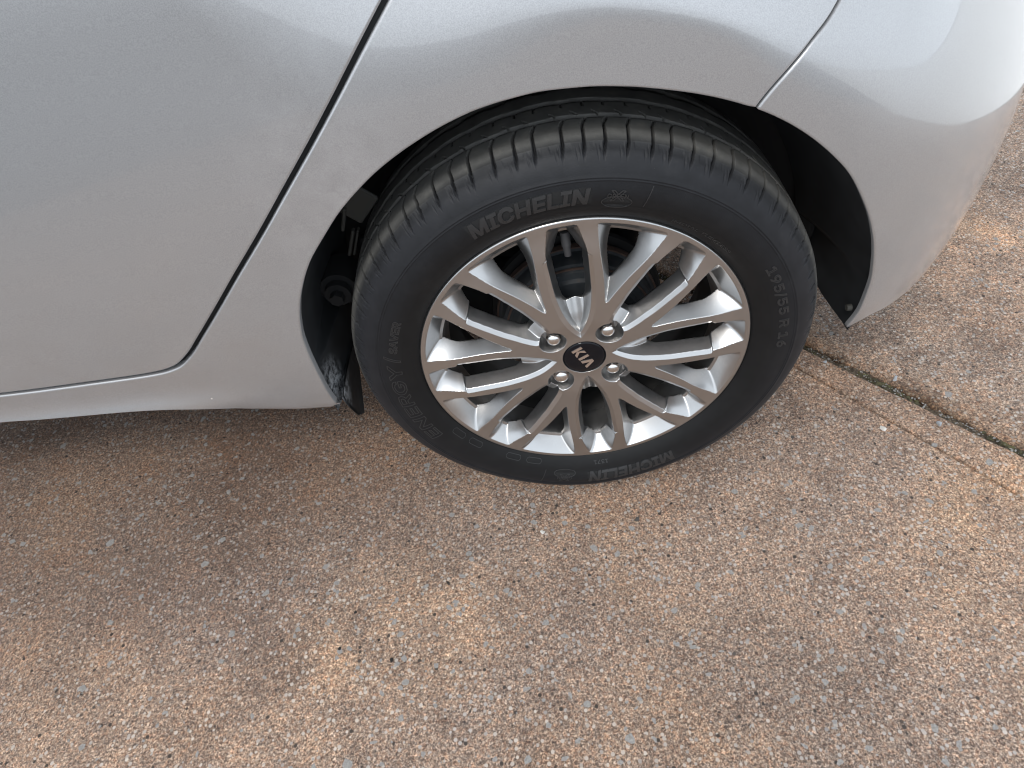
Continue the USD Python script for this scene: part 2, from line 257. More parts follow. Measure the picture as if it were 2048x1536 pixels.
# ---------------------------------------------------------------- ground, slabs, joint
asphalt = mat('added_grey_asphalt', {'g': ('geometry', {}), 'n': ('noise_texture', {'scale': 120.0, 'detail': 4.0}), 'r': ('rgb_ramp', {'ramp': [(0.3, (0.030, 0.032, 0.034)), (0.7, (0.065, 0.066, 0.068))]}), 'p': ('principled_bsdf', {'roughness': 0.85})}, [('g.position', 'n.vector'), ('n.fac', 'r.fac'), ('r.color', 'p.base_color')])  # unseen dark asphalt, added to darken what the door reflects
tag(obj('ground', trimesh.Trimesh([[-150, -150, -0.012], [150, -150, -0.012], [150, 150, -0.012], [-150, 150, -0.012]], [[0, 1, 2], [0, 2, 3]], process=False), asphalt), kind='structure',
    label='unseen ground beyond the slabs, grey asphalt added to darken the door reflections')
JO = np.array([0.4305, 0.2565]); JD = np.array([0.666, -0.746]); JN = np.array([0.746, 0.666])
def st(s, t, z):
    s, t = np.broadcast_arrays(s, t)
    return np.stack([JO[0] + s * JN[0] + t * JD[0], JO[1] + s * JN[1] + t * JD[1], z], -1)
def grid_mesh(v):
    a, b = v.shape[:2]
    i, j = np.meshgrid(np.arange(a - 1), np.arange(b - 1), indexing='ij')
    f = np.stack([i * b + j, (i + 1) * b + j, (i + 1) * b + j + 1, i * b + j + 1], -1).reshape(-1, 4)
    return trimesh.Trimesh(v.reshape(-1, 3), np.vstack([f[:, [0, 1, 2]], f[:, [0, 2, 3]]]), process=False)
tt = np.concatenate([np.linspace(-2.8, -1.0, 14)[:-1], np.arange(-1.0, 1.3, 0.012), np.linspace(1.3, 3, 14)])
def edge_wob(t, seed):
    return 0.0035 * (meshkit.fbm(np.stack([t * 9, t * 0 + seed, t * 0], -1), 4) - 0.5) + 0.004 * (meshkit.fbm(np.stack([t * 40, t * 0 + seed, t * 0], -1), 3) - 0.5)
def relief(x, y, amp=0.0016):
    q = np.stack([x * 7, y * 7, x * 0], -1)
    w = sstep(2.5, 1.5, np.hypot(x, y)) if False else 1.0
    return amp * (meshkit.fbm(q, 4, 3) - 0.5)
# near slab: rows run away from the joint
sg = np.interp(tt, [-.3, 0, 0.37, .7], [-0.040, -0.056, -0.082, -.104]) + 0.004 * (meshkit.fbm(np.stack([tt * 6, tt * 0 + 5, tt * 0], -1), 4) - 0.5)
e = 1.6 * edge_wob(tt, 1.5) - 0.0058
rows = [(e, -0.012), (e, -0.0055), (e - 0.0015, -0.0025), (e - 0.004, -0.0008), (e - 0.008, -0.0002)]
for k in (0.3, 0.6, 0.85): rows.append((e + (sg - e) * k, -0.0003))
rows += [(sg + 0.006, -0.0006), (sg + 0.0022, -0.0042), (sg - 0.0012, -0.0042), (sg - 0.0046, 0.0012), (sg - 0.009, 0.0003)]
for s_ in np.arange(-0.14, -1.3, -0.014): rows.append((np.full_like(tt, s_), 0.0))
for s_ in np.linspace(-1.4, -2.7, 10): rows.append((np.full_like(tt, s_), 0.0))
V = []
for s_, z_ in rows:
    q = st(s_, tt, np.zeros_like(tt)); q[:, 2] = z_ + (relief(q[:, 0], q[:, 1]) if z_ > -0.005 else 0); V.append(q)
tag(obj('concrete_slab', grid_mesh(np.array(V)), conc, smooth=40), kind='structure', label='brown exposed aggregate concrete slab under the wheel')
e = 2.6 * edge_wob(tt, 8.5) + 0.0060
rows = [(e, -0.012), (e, -0.0045), (e + 0.0015, -0.0012), (e + 0.004, 0.0008), (e + 0.009, 0.0018)]
for s_ in np.concatenate([np.arange(0.03, 1.0, 0.02), np.linspace(1.05, 1.25, 3)]): rows.append((np.full_like(tt, s_), 0.002))
V = []
for s_, z_ in rows:
    q = st(s_, tt, np.zeros_like(tt)); q[:, 2] = z_ + (relief(q[:, 0], q[:, 1]) if z_ > -0.004 else 0); V.append(q)
tag(obj('concrete_slab', grid_mesh(np.array(V)), conc_b, smooth=40), kind='structure', label='paler aggregate concrete slab beyond the mossy joint')
tag(obj('added_pale_reflector', grid_mesh(np.array([st(np.full(9, s_), np.linspace(-70, 70, 9), np.full(9, .001)) for s_ in (1.26, 5, 20, 50, 90)])), plain('pale_reflector_concrete', (0.52, 0.50, 0.475), 0.8)), kind='structure', label='unseen pale paving added to brighten the bumper reflections')  # out of view, added to lighten what the bumper reflects
# soil, moss and grit in the joint
sj = np.linspace(-0.0125, 0.0125, 9)[:, None]; tj = np.arange(-1.0, 1.3, 0.004)[None, :]
q = st(sj, tj, np.zeros((9, tj.shape[1])))
q[..., 2] = -0.0085 + 0.010 * meshkit.fbm(q * 170, 3) - 0.002 * (1 - (sj / 0.0125) ** 2)
tag(obj('joint_soil', grid_mesh(q), soil_mat, smooth=True), kind='stuff', label='dark soil filling the joint between the two slabs', cat='soil')
ms = []
ico = trimesh.creation.icosphere(1, 1.0)
for k in range(1500):
    t = rng.uniform(-0.5, 0.75); dens = meshkit.noise(np.array([[t * 14, 2.0, 0]]))[0]
    if dens < rng.uniform(0.2, 0.8): continue
    s_ = rng.normal(0.0015, 0.0035)
    r_ = rng.uniform(0.0012, 0.0034)
    m = ico.copy(); m.vertices = m.vertices * (r_ * rng.uniform(.7, 1.4), r_ * rng.uniform(.7, 1.4), r_ * .6) * (1 + 0.25 * rng.normal(size=(len(m.vertices), 1)))
    m.apply_translation(st(s_, t, np.array(-0.0045 + rng.uniform(-.001, .002)))); ms.append(m)
tag(obj('joint_moss', cat(ms), moss_mat), kind='stuff', label='olive green moss growing in the slab joint', cat='moss')
def stone(rad, seed, flat=0.55, sub=1):
    g = np.random.default_rng(seed)
    v = g.normal(size=(14, 3)); v /= np.linalg.norm(v, axis=1)[:, None]
    m = trimesh.convex.convex_hull(v * g.uniform(.75, 1.1, (14, 1)) * (1.15, 0.85, flat)); m.apply_scale(rad)
    m.apply_transform(trimesh.transformations.rotation_matrix(g.uniform(0, 6.28), [0, 0, 1]))
    return m
ms = []
for k in range(620):
    t = rng.uniform(-0.4, 0.75); m = stone(0.0008 + 0.0020 * rng.uniform() ** 2, k + 50)
    m.apply_translation(st(rng.normal(0.001, 0.0045), t, np.array(-0.0035 + rng.uniform(-.0005, .003)))); ms.append(m)
tag(obj('joint_grit', cat(ms), chip_mat), kind='stuff', label='pale grit lying in the slab joint', cat='grit')
# aggregate chips showing in the worn surface
def chips(n, seed, smin, smax, power, far):
    g = np.random.default_rng(seed); V, F = [], []; c = 0
    while n > 0:
        x, y = g.uniform(-1.35, 1.4), g.uniform(-0.55, 1.0 if far else 0.5)
        if abs((np.array([x, y]) - JO) @ JN) < 0.013: continue
        d = meshkit.fbm(np.array([[x * 3.2, y * 3.2, seed]]), 3)[0]
        pref = 0.25 + 0.75 * sstep(0.42, 0.62, d)
        if y < -0.10 and x > -0.25: pref = min(1, pref * 1.5 + 0.15)
        sd = (np.array([x, y]) - JO) @ JN
        if -0.07 < sd < 0.03: pref *= 0.3
        if g.uniform() > pref: continue
        n -= 1
        r = smin + (smax - smin) * g.uniform() ** power
        k = g.integers(5, 9); a = np.sort(g.uniform(0, 2 * np.pi, k)); a = np.linspace(0, 2 * np.pi, k, endpoint=False) + g.uniform(-.35, .35, k)
        rr = r * g.uniform(0.65, 1.15, k); el = g.uniform(0.38, 1.0); th = g.uniform(0, np.pi)
        px, py = rr * np.cos(a), rr * np.sin(a) * el
        px, py = px * np.cos(th) - py * np.sin(th), px * np.sin(th) + py * np.cos(th)
        z0 = (0.002 if (np.array([x, y]) - JO) @ JN > 0 else 0.0) + relief(np.array(x), np.array(y))
        h = g.uniform(0.0002, 0.0007)
        V += [np.c_[x + px, y + py, np.full(k, z0 - 0.001)], np.c_[x + px * .86, y + py * .86, np.full(k, z0 + h)], [[x, y, z0 + h * 1.2]]]
        for i in range(k):
            j = (i + 1) % k
            F += [[c + i, c + j, c + k + j], [c + i, c + k + j, c + k + i], [c + k + i, c + k + j, c + 2 * k]]
        c += 2 * k + 1
    return trimesh.Trimesh(np.vstack(V), F, process=False)
pits = []
for (x, y, r_) in [(-.391, -.240, .0034), (-.335, -.232, .0028), (-.314, -.263, .0038), (-.375, -.186, .0030), (-.236, -.151, .0036), (.12, -.05, .003), (.25, -.02, .0028)]:
    m = stone(r_, int(abs(x * 977)), 0.25); m.apply_translation((x, y, .0002)); pits.append(m)
tag(obj('painted_pits', cat(pits), plain('pit_shade', (0.012, 0.010, 0.008), 0.95)), kind='stuff', label='little dark pits drawn as flat stones with the hole shade painted in', cat='pits')  # flat stones whose near-black colour paints the shade inside small holes
tag(obj('aggregate_chips', trimesh.util.concatenate([chips(6500, 11, 0.0012, 0.0066, 2.8, True), chips(160, 23, 0.0060, 0.0092, 1.5, False)]), chip_mat), kind='stuff', label='pale grey stone chips set in the concrete surface', cat='stone chips')
for (x, y, r_, mi, lb) in [(0.488, 0.054, 0.0058, 0, 'small white pebble lying on the line beside the slab joint'),
                           (0.578, 0.052, 0.0055, 1, 'grey pebble resting close to the slab joint at right'),
                           (0.448, 0.215, 0.0040, 1, 'small grey stone in the joint just behind the tyre'),
                           (0.547, 0.156, 0.0062, 1, 'bluish grey pebble on the far side of the joint'),
                           (0.063, -0.074, 0.0048, 2, 'dark pebble on the concrete in front of the tyre'),
                           (-0.087, -0.081, 0.0042, 0, 'pale pebble below the lower left of the tyre'),
                           (0.341, 0.055, 0.0036, 2, 'tiny dark stone to the right of the tyre foot'),
                           (0.106, -0.167, 0.0036, 3, 'tiny orange brown stone on the open concrete')]:
    m = stone(r_, int(abs(x) * 1000), 0.7); m.apply_translation((x, y, r_ * 0.35 + (0.002 if (np.array([x, y]) - JO) @ JN > 0 else 0)))
    tag(obj('pebble', m, pebble_mats[mi]), lb, 'pebble', 'loose pebbles on the concrete')

# ---------------------------------------------------------------- the car
car = xform('parked_car', None, (0, 0, 0))
tag(car, 'silver hatchback parked on brown concrete, rear wheel and quarter seen close', 'car')
_PZ = np.array([(-.40, .30), (-.20, .075), (-.12, .030), (-.06, .004), (0, -.012), (.06, -.019), (.15, -.022), (.25, -.020), (.35, -.016), (.45, -.010), (.55, -.002), (.65, .025), (.8, .11), (1.0, .26)])
_P = CubicSpline(_PZ[:, 0], _PZ[:, 1])
def body_y(x, z):
    """outer surface of the car's side: y at x (rearwards) and z (up from the wheel centre)"""
    x, z = np.asarray(x, float), np.asarray(z, float)
    r = np.hypot(x, z); a = np.degrees(np.arctan2(z, x))
    cb, sb = math.cos(math.radians(67)), math.sin(math.radians(67))
    d = np.where(a > 67, r, x * cb + z * sb)                 # haunch above the flat band round the wheel arch
    W = (1 - sstep(100, 124, a)) * sstep(-75, -20, a)
    wd = .0045 + .024 * (1 - sstep(42, 74, a)) + .014 * sstep(84, 108, a)
    slope = .36 + .50 * (1 - sstep(60, 92, a))
    soft = lambda v: wd * np.logaddexp(0, np.clip((v - thr) / wd, -60, 60))
    thr = np.interp(a, [15, 45, 70, 90, 100, 115], [.432, .436, .441, .446, .448, .462])
    y = _P(z) + W * .16 * np.tanh(slope * soft(d) / .16) + W * .16 * soft(r) * (1 - sstep(30, 65, a))
    y = y - (1 - sstep(-.58, -.40, x)) * .013 * np.exp(-(z / .024) ** 2)
    y = y + 1.30 * np.maximum(x - .20, 0) ** 2.013          # the rear corner
    return y
def body_n(x, z):
    h = 5e-4
    gx = (body_y(x + h, z) - body_y(x - h, z)) / (2 * h); gz = (body_y(x, z + h) - body_y(x, z - h)) / (2 * h)
    n = np.stack([gx, -np.ones_like(gx), gz], -1)
    return n / np.linalg.norm(n, axis=-1, keepdims=True)
def resample(pts, step=0.005):
    pts = np.array(pts, float); out = []
    for a, b in zip(pts, np.roll(pts, -1, 0)):
        k = max(1, int(np.ceil(np.linalg.norm(b - a) / step))); out.append(a + (b - a) * (np.arange(k) / k)[:, None])
    return np.vstack(out)
def smooth_curve(pts, step=0.006):
    pts = np.array(pts, float); d = np.r_[0, np.cumsum(np.linalg.norm(np.diff(pts, axis=0), axis=1))]
    s_ = np.linspace(0, d[-1], int(d[-1] / step) + 2)
    return np.c_[PchipInterpolator(d, pts[:, 0])(s_), PchipInterpolator(d, pts[:, 1])(s_)]
def panel(poly, ret=0.02, grid=0.0065, edge=0.0028, off=0.0):
    P = Polygon(poly)
    if not P.exterior.is_ccw: poly = poly[::-1]
    b = resample(poly)
    tn = np.roll(b, -1, 0) - np.roll(b, 1, 0); tn /= np.linalg.norm(tn, axis=1)[:, None] + 1e-12
    n2 = np.c_[tn[:, 1], -tn[:, 0]]
    L0 = b - n2 * edge
    x0, z0, x1, z1 = P.bounds
    gx, gz = np.meshgrid(np.arange(x0, x1, grid), np.arange(z0, z1, grid)); gx[1::2] += grid / 2
    g = np.c_[gx.ravel(), gz.ravel()]
    inner = P.buffer(-edge - 0.0045); g = g[shapely.contains_xy(inner, g[:, 0], g[:, 1])]
    pts = np.vstack([L0, g]); n0 = len(L0)
    T = Delaunay(pts).simplices
    cen = pts[T].mean(1); P0 = Polygon(L0).buffer(1e-5); T = T[shapely.contains_xy(P0, cen[:, 0], cen[:, 1])]
    area = np.cross(pts[T[:, 1]] - pts[T[:, 0]], pts[T[:, 2]] - pts[T[:, 0]])
    T[area < 0] = T[area < 0][:, ::-1]
    T = T[np.abs(area) > 1e-10]
    nb0 = body_n(pts[:, 0], pts[:, 1])
    e3 = np.c_[n2[:, 0], 0 * n2[:, 0], n2[:, 1]]
    yb = body_y(L0[:, 0], L0[:, 1]); nb = nb0[:n0]
    V = [np.c_[pts[:, 0], body_y(pts[:, 0], pts[:, 1]), pts[:, 1]]]; N = [nb0]
    nrm = lambda v: v / np.linalg.norm(v, axis=1)[:, None]
    for inset, dy, w in ((.45, .18, .55), (.12, .5, 1.4), (0, 1.0, 6)):
        q = b - n2 * edge * inset
        V.append(np.c_[q[:, 0], yb + edge * dy, q[:, 1]]); N.append(nrm(nb + w * e3))
    V.append(np.c_[b[:, 0], yb + edge + ret, b[:, 1]]); N.append(e3)
    F = [T]; idx = np.arange(n0); nx = np.roll(idx, -1)
    starts = [0, len(pts)]
    for k in range(3): starts.append(starts[-1] + n0)
    for a, c in zip(starts[:-1], starts[1:]):
        F += [np.c_[a + idx, c + idx, c + nx], np.c_[a + idx, c + nx, a + nx]]
    V = np.vstack(V); V[:, 1] += off; V[:, 2] += WZ
    return trimesh.Trimesh(V, np.vstack(F), process=False), np.vstack(N)
def body_panel(name, poly, material=None, parent=None, **k):
    m, n = panel(np.array(poly), **k)
    return obj(name, m, material or silver, parent or car, normals=n)

gap = smooth_curve([(-1.12, .062), (-.95, .0655), (-.7662, .0669), (-.7246, .0674), (-.6828, .0686), (-.6269, .0706), (-.5791, .0725), (-.5446, .0755), (-.5199, .0822), (-.4971, .0980), (-.4671, .1281), (-.4327, .1639), (-.3897, .2097),
                    (-.3416, .2598), (-.2971, .3080), (-.2568, .3515), (-.2200, .3924), (-.1900, .4265), (-.1579, .4619), (-.12, .503), (-.06, .57), (-.03, .60)])
arch = smooth_curve([(-.3490, -.0370), (-.3501, -.0027), (-.3493, .0303), (-.3484, .0682), (-.3464, .1006), (-.3408, .1298), (-.3310, .1605), (-.3179, .1886), (-.3001, .2178), (-.2775, .2445), (-.2492, .2750), (-.2212, .2988), (-.1956, .3172),
                     (-.1550, .3396), (-.1173, .3555), (-.0868, .3647), (-.0574, .3699), (-.0239, .3732), (.0137, .3721), (.0511, .3677), (.0887, .3600), (.1316, .3482), (.1760, .3307), (.2072, .3136), (.2353, .2932), (.2635, .2677),
                     (.2889, .2399), (.3121, .2048), (.3330, .1666), (.3486, .1289), (.3587, .0940), (.3663, .0529), (.3673, .0101), (.3583, -.0249)])
seam = smooth_curve([(.1774, .3312), (.1881, .3462), (.2002, .3600), (.2124, .3723), (.2245, .3832), (.2420, .3957), (.2536, .4059), (.292, .445), (.35, .525), (.39, .60)])
sill = smooth_curve([(-1.12, .016), (-.95, .017), (-.798, .0165), (-.7426, .0143), (-.6935, .0132), (-.6305, .012), (-.5681, .0086), (-.5233, .0005), (-.4825, -.0125), (-.4399, -.026), (-.4004, -.0344), (-.3653, -.0364), (-.3490, -.0370)])
low = smooth_curve([(.3583, -.0249), (.3733, -.0213), (.3933, -.0213), (.4125, -.0265), (.4521, -.0340), (.4988, -.0435), (.58, -.065), (.68, -.085), (.86, -.09)])
GW = 0.0026
def offset(c, d):
    t = np.gradient(c, axis=0); t /= np.linalg.norm(t, axis=1)[:, None]; return c + np.c_[-t[:, 1], t[:, 0]] * d
gl, gr = offset(gap, GW), offset(gap, -GW)
i_arch = int(np.argmin(np.linalg.norm(arch - seam[0], axis=1)))
sl, sr = offset(seam, 0.0009), offset(seam, -0.0009)
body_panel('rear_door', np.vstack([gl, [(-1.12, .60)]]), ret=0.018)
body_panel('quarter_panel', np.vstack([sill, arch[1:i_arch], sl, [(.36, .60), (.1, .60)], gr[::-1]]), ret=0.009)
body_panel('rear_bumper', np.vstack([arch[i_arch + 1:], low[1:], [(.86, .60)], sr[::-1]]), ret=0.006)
body_panel('front_door', [(-2.15, .060), (-1.126, .062), (-1.126, .60), (-2.15, .60)], grid=0.03)
body_panel('front_sill', [(-2.15, .016), (-1.122, .016), (-1.122, .055), (-2.15, .055)], grid=0.02)
# weatherstrip behind the door gap and dark backing behind the seams
def strip(curve, half, depth):
    a, b_ = offset(curve, half), offset(curve, -half)
    q = np.stack([np.c_[c[:, 0], body_y(c[:, 0], c[:, 1]) + depth, c[:, 1] + WZ] for c in (a, b_)])
    return grid_mesh(q)
obj('door_seal', strip(gap, 0.012, 0.013), seal_rubber, car)
obj('seam_backing', strip(seam, 0.006, 0.010), seal_rubber, car)
# folded lower flange of the sill behind the wheel arch edge
fl_pts = smooth_curve([(-.5233, .0005), (-.4825, -.0125), (-.4399, -.026), (-.4004, -.0344), (-.3653, -.0364), (-.3450, -.0385)])
yb = body_y(fl_pts[:, 0], fl_pts[:, 1])
w = np.interp(fl_pts[:, 0], [-.52, -.47, -.36, -.345], [0.002, .009, .011, .004])
rowsf = [np.c_[fl_pts[:, 0], yb + .0035, fl_pts[:, 1] + WZ], np.c_[fl_pts[:, 0], yb + .004, fl_pts[:, 1] + WZ - w * .5], np.c_[fl_pts[:, 0], yb + .0065, fl_pts[:, 1] + WZ - w], np.c_[fl_pts[:, 0], yb + .014, fl_pts[:, 1] + WZ - w - .001]]
obj('sill_flange', grid_mesh(np.array(rowsf)), silver, car, smooth=60)
# upper closing parts, above and behind what the picture shows
shell = [box((-.75, .85, WZ + .598), (2.9, 1.62, .012)), box((-.70, 1.64, WZ + .27), (2.8, .02, .66)), box((.853, 1.12, WZ + .255), (.015, 1.0, .66)), box((-2.16, .83, WZ + .29), (.02, 1.6, .60))]
obj('body_shell', cat(shell), silver, car)
roof = trimesh.convex.convex_hull(np.array([(x, y, z) for x, y, z in [(-2.0, .12, WZ + .61), (.45, .12, WZ + .61), (-2.0, 1.55, WZ + .61), (.45, 1.55, WZ + .61), (-1.3, .32, WZ + 1.05), (.20, .32, WZ + 1.05), (-1.3, 1.35, WZ + 1.05), (.2, 1.35, WZ + 1.05)]]))
obj('cabin_glass', roof, dark_glass, car)
obj('roof', rbox((-.55, .835, WZ + 1.07), (1.6, 1.1, .05), .02), silver, car)
# floor and wheel housing
obj('underbody', cat([box((-1.25, .86, WZ + .02), (1.75, 1.5, .012)), box((.0, 1.0, WZ + .16), (.75, 1.1, .012)), box((.50, 1.12, WZ + .06), (.26, .9, .012)), box((-.375, .95, WZ + .09), (.012, 1.3, .15))]), chassis_black, car)
ext = np.vstack([[(-.346, -.055)], arch, [(.3560, -.033)]])
er_ = np.hypot(ext[:, 0], ext[:, 1]); eu = ext / er_[:, None]; ey = body_y(ext[:, 0], np.maximum(ext[:, 1], -.04))
def ring(dr, y, blend=0.0, r1=.36):
    r_ = (er_ + dr) * (1 - blend) + np.where(eu[:, 1] < .12, er_ - np.where(eu[:, 0] > 0, .003, .012), r1) * blend
    return np.c_[eu[:, 0] * r_, y, WZ + eu[:, 1] * r_]
lin = grid_mesh(np.array([ring(.0065, ey + .004), ring(.0055, ey + .022), ring(.003, ey + .05, .3), ring(.0, 0 * ey + .11, .8, .362), ring(.0, 0 * ey + .17, 1.0, .352), ring(.0, 0 * ey + .215, 1.0, .338)]))
obj('wheel_arch_liner', lin, black_plastic, car, smooth=50)
obj('wheel_house', cat([lathe([(.374, .200), (.352, .206), (.335, .232), (.30, .246)], -3, 186, 120), lathe([(.30, .246), (.20, .250), (.10, .252)], 6, 174, 120)]), chassis_black, car, smooth=50)
flap = []
for k in range(11):
    u = k / 10; y0, y1 = .006 + (.060 - .006) * u ** 1.2, .125 - (.125 - .064) * u; zc = -.030 - .107 * u
    flap.append([(-.343 - .009 * u + .010 * (q_ - .3) ** 2, y0 + (y1 - y0) * q_, WZ + zc) for q_ in (0, .25, .5, .75, 1)])
flm = grid_mesh(np.array(flap)); fl2 = flm.copy(); fl2.vertices += (.004, .001, 0)
obj('mud_flap', cat([flm, fl2]), black_plastic, car, smooth=60)
for (x, y, z) in [(.3575, .040, .000)]:
    obj('liner_screw', cyl((x - .0005, y, WZ + z), (x + .006, y, WZ + z), .0045, 16), khaki, car)
# pieces seen in the dark of the arch
hs = xform('trailing_arm_bush', car)
obj('bush_sleeve', cat([cyl((-.328, .112, WZ + .072), (-.328, .16, WZ + .072), .026, 28), cyl((-.328, .100, WZ + .072), (-.328, .113, WZ + .072), .018, 24)]), chassis_black, hs, smooth=40)
obj('bush_bolt', cyl((-.328, .088, WZ + .072), (-.328, .101, WZ + .072), .010, 6), chassis_black, hs)
obj('trailing_arm', cat([cyl((-.326, .145, WZ + .07), (-.06, .21, WZ + .0), .02, 20)]), chassis_black, car, smooth=40)
obj('body_bracket', cat([rbox((-.262, .102, WZ + .209), (.034, .006, .046), .002, (0, .75, 0)), rbox((-.284, .098, WZ + .193), (.0045, .010, .034), .0015, (0, .35, 0)), rbox((-.285, .100, WZ + .156), (.004, .010, .040), .0012, (0, .40, 0)), rbox((-.279, .102, WZ + .155), (.003, .010, .040), .001, (0, .40, 0))]), khaki, car)
obj('suspension_arm', cat([rbox((-.19, .215, WZ - .015), (.25, .03, .20), .01), rbox((.07, .225, WZ - .05), (.10, .02, .10), .01)]), chassis_black, car)
obj('axle_beam', cat([cyl((-.05, .22, WZ - .01), (-.12, 1.5, WZ - .01), .03, 24)]), chassis_black, car, smooth=40)
obj('shock_absorber', cat([cyl((.085, .23, WZ - .03), (.10, .26, WZ + .2), .024, 24), cyl((.06, .20, WZ - .05), (.16, .28, WZ - .01), .014, 16)]), chassis_black, car, smooth=40)

# ---------------------------------------------------------------- the wheel
wheel = xform('rear_wheel', car)
PHI0 = 94.7                                                  # the axis of a plain window points this way (degrees from the rearward x axis)
gA = PchipInterpolator([.02, .034, .0385, .045, .055, .065, .080, .090, .100, .115, .125, .148, .165, .1695, .1715, .175, .180, .190, .200, .208, .212, .23], [-9, -1.5, 5.0, 10.5, 14.4, 16.0, 16.6, 16.2, 15.6, 14.6, 13.7, 11.9, 10.9, 10.5, 8.9, 8.5, 8.1, 7.1, 6.2, 5.5, 5.2, 5.2])
gB = PchipInterpolator([.02, .060, .0635, .067, .072, .080, .090, .100, .115, .125, .148, .165, .1695, .1715, .175, .180, .190, .200, .208, .212, .23], [-9, -5, 6.0, 11.5, 13.6, 14.0, 13.9, 13.5, 13.2, 12.7, 11.6, 10.8, 10.4, 8.8, 8.5, 8.1, 7.1, 6.2, 5.5, 5.2, 5.2])
cC = PchipInterpolator([.02, .0955, .098, .101, .105, .112, .120, .143, .163, .185, .200, .210, .23], [30, 26, 22.2, 20.7, 20.0, 19.1, 18.1, 15.5, 13.4, 11.7, 11.0, 10.6, 10.4])
sW = PchipInterpolator([.02, .10, .12, .145, .165, .185, .20, .212, .23], [2.2, 2.2, 2.7, 2.7, 2.2, 1.5, 1.05, .82, .8])
def smin(a, b, k):
    h = np.maximum(k - np.abs(a - b), 0) / k; return np.minimum(a, b) - h * h * k * .25
def smax(a, b, k): return -smin(-a, -b, k)
def wheel_h(r, phi):
    """depth of the wheel's face behind its front plane; phi in degrees from the axis of a plain window"""
    p = np.mod(phi, 90.0); isB = (p > 22.5) & (p < 67.5)
    f = np.abs(np.mod(p + 22.5, 45.0) - 22.5)                # 0 on the axis of a window .. 22.5 in a crotch
    rad = np.pi / 180
    face = -.0030 * sstep(.035, .07, r) * (1 - sstep(.165, .205, r))
    ring = 1.30 * np.maximum(.2112 - r, 0) + 0.35 * np.maximum(.190 - r, 0)
    # crotch pocket of the Y
    dc = (f - cC(r)) * rad * r - .0011
    hc = np.where(dc > 0, sW(r) * dc + 9.0 * dc * dc * sstep(.14, .2, r), 0)
    hc = np.where(hc > 0, smin(hc, ring, .004), 0)
    # window between two Ys
    g = np.where(isB, gB(r), gA(r))
    dg = (g - f) * rad * r - .0013
    inb = 1 - sstep(.1685, .1725, r)
    bev = .60 * np.minimum(dg, .0056) + 3.4 * np.maximum(dg - .0056, 0)
    out = sW(r) * dg + 9.0 * dg * dg * sstep(.14, .2, r)
    hg = np.where(dg > 0, inb * bev + (1 - inb) * out, 0)
    hg = np.where(hg > 0, smin(hg, ring, .004), 0)
    arc = f * rad * r
    flA = .0035 + (r - .034) * .43 + 4.0 * np.maximum(r - .0865, 0) + .0016 * np.cos(np.minimum(arc / .0095, 1.4) * np.pi) * sstep(.035, .06, r)
    flB = .0105 + (r - .072) * .62 + 4.0 * np.maximum(r - .0845, 0)
    hg = np.where(dg > 0, smin(hg, np.maximum(np.where(isB, flB, flA), .0), .003), 0)
    hg = np.maximum(hg, 0)
    h = face + np.maximum(hc, hg)
    # pockets of the nuts
    dn = np.sqrt(np.maximum(r * r + .0525 ** 2 - 2 * r * .0525 * np.cos(f * rad), 0))
    pk = np.where(isB, np.clip(4.5 * (.0180 - dn), 0, .021), 0)
    h = np.where(isB, np.maximum(h, pk + face), h)
    h = np.where(r < .0283, np.maximum(h, .004), h)
    # rolled outer lip
    t = np.clip((r - .2158) / .0027, 0, 1)
    h = h + .0032 * (1 - np.sqrt(np.maximum(1 - t * t, 0))) + np.where(r > .2185, 3.0 * (r - .2185), 0)
    return h
def back_y(r): return .030 - .009 * sstep(.075, .10, r) + .007 * sstep(.165, .195, r) - .004 * sstep(.197, .212, r) - .002 * sstep(.215, .219, r)
def wheel_field(r, phi, y):
    h = wheel_h(r, phi)
    back = back_y(r)
    return np.maximum(h - y, y - back)
RS = np.concatenate([np.arange(.0255, .075, .0011), np.arange(.075, .2215, .00115)])
PS = np.arange(0, 90, .42857142857)
YS = np.concatenate([np.arange(-.0055, .0065, .0009), np.arange(.0065, .033, .0014)])
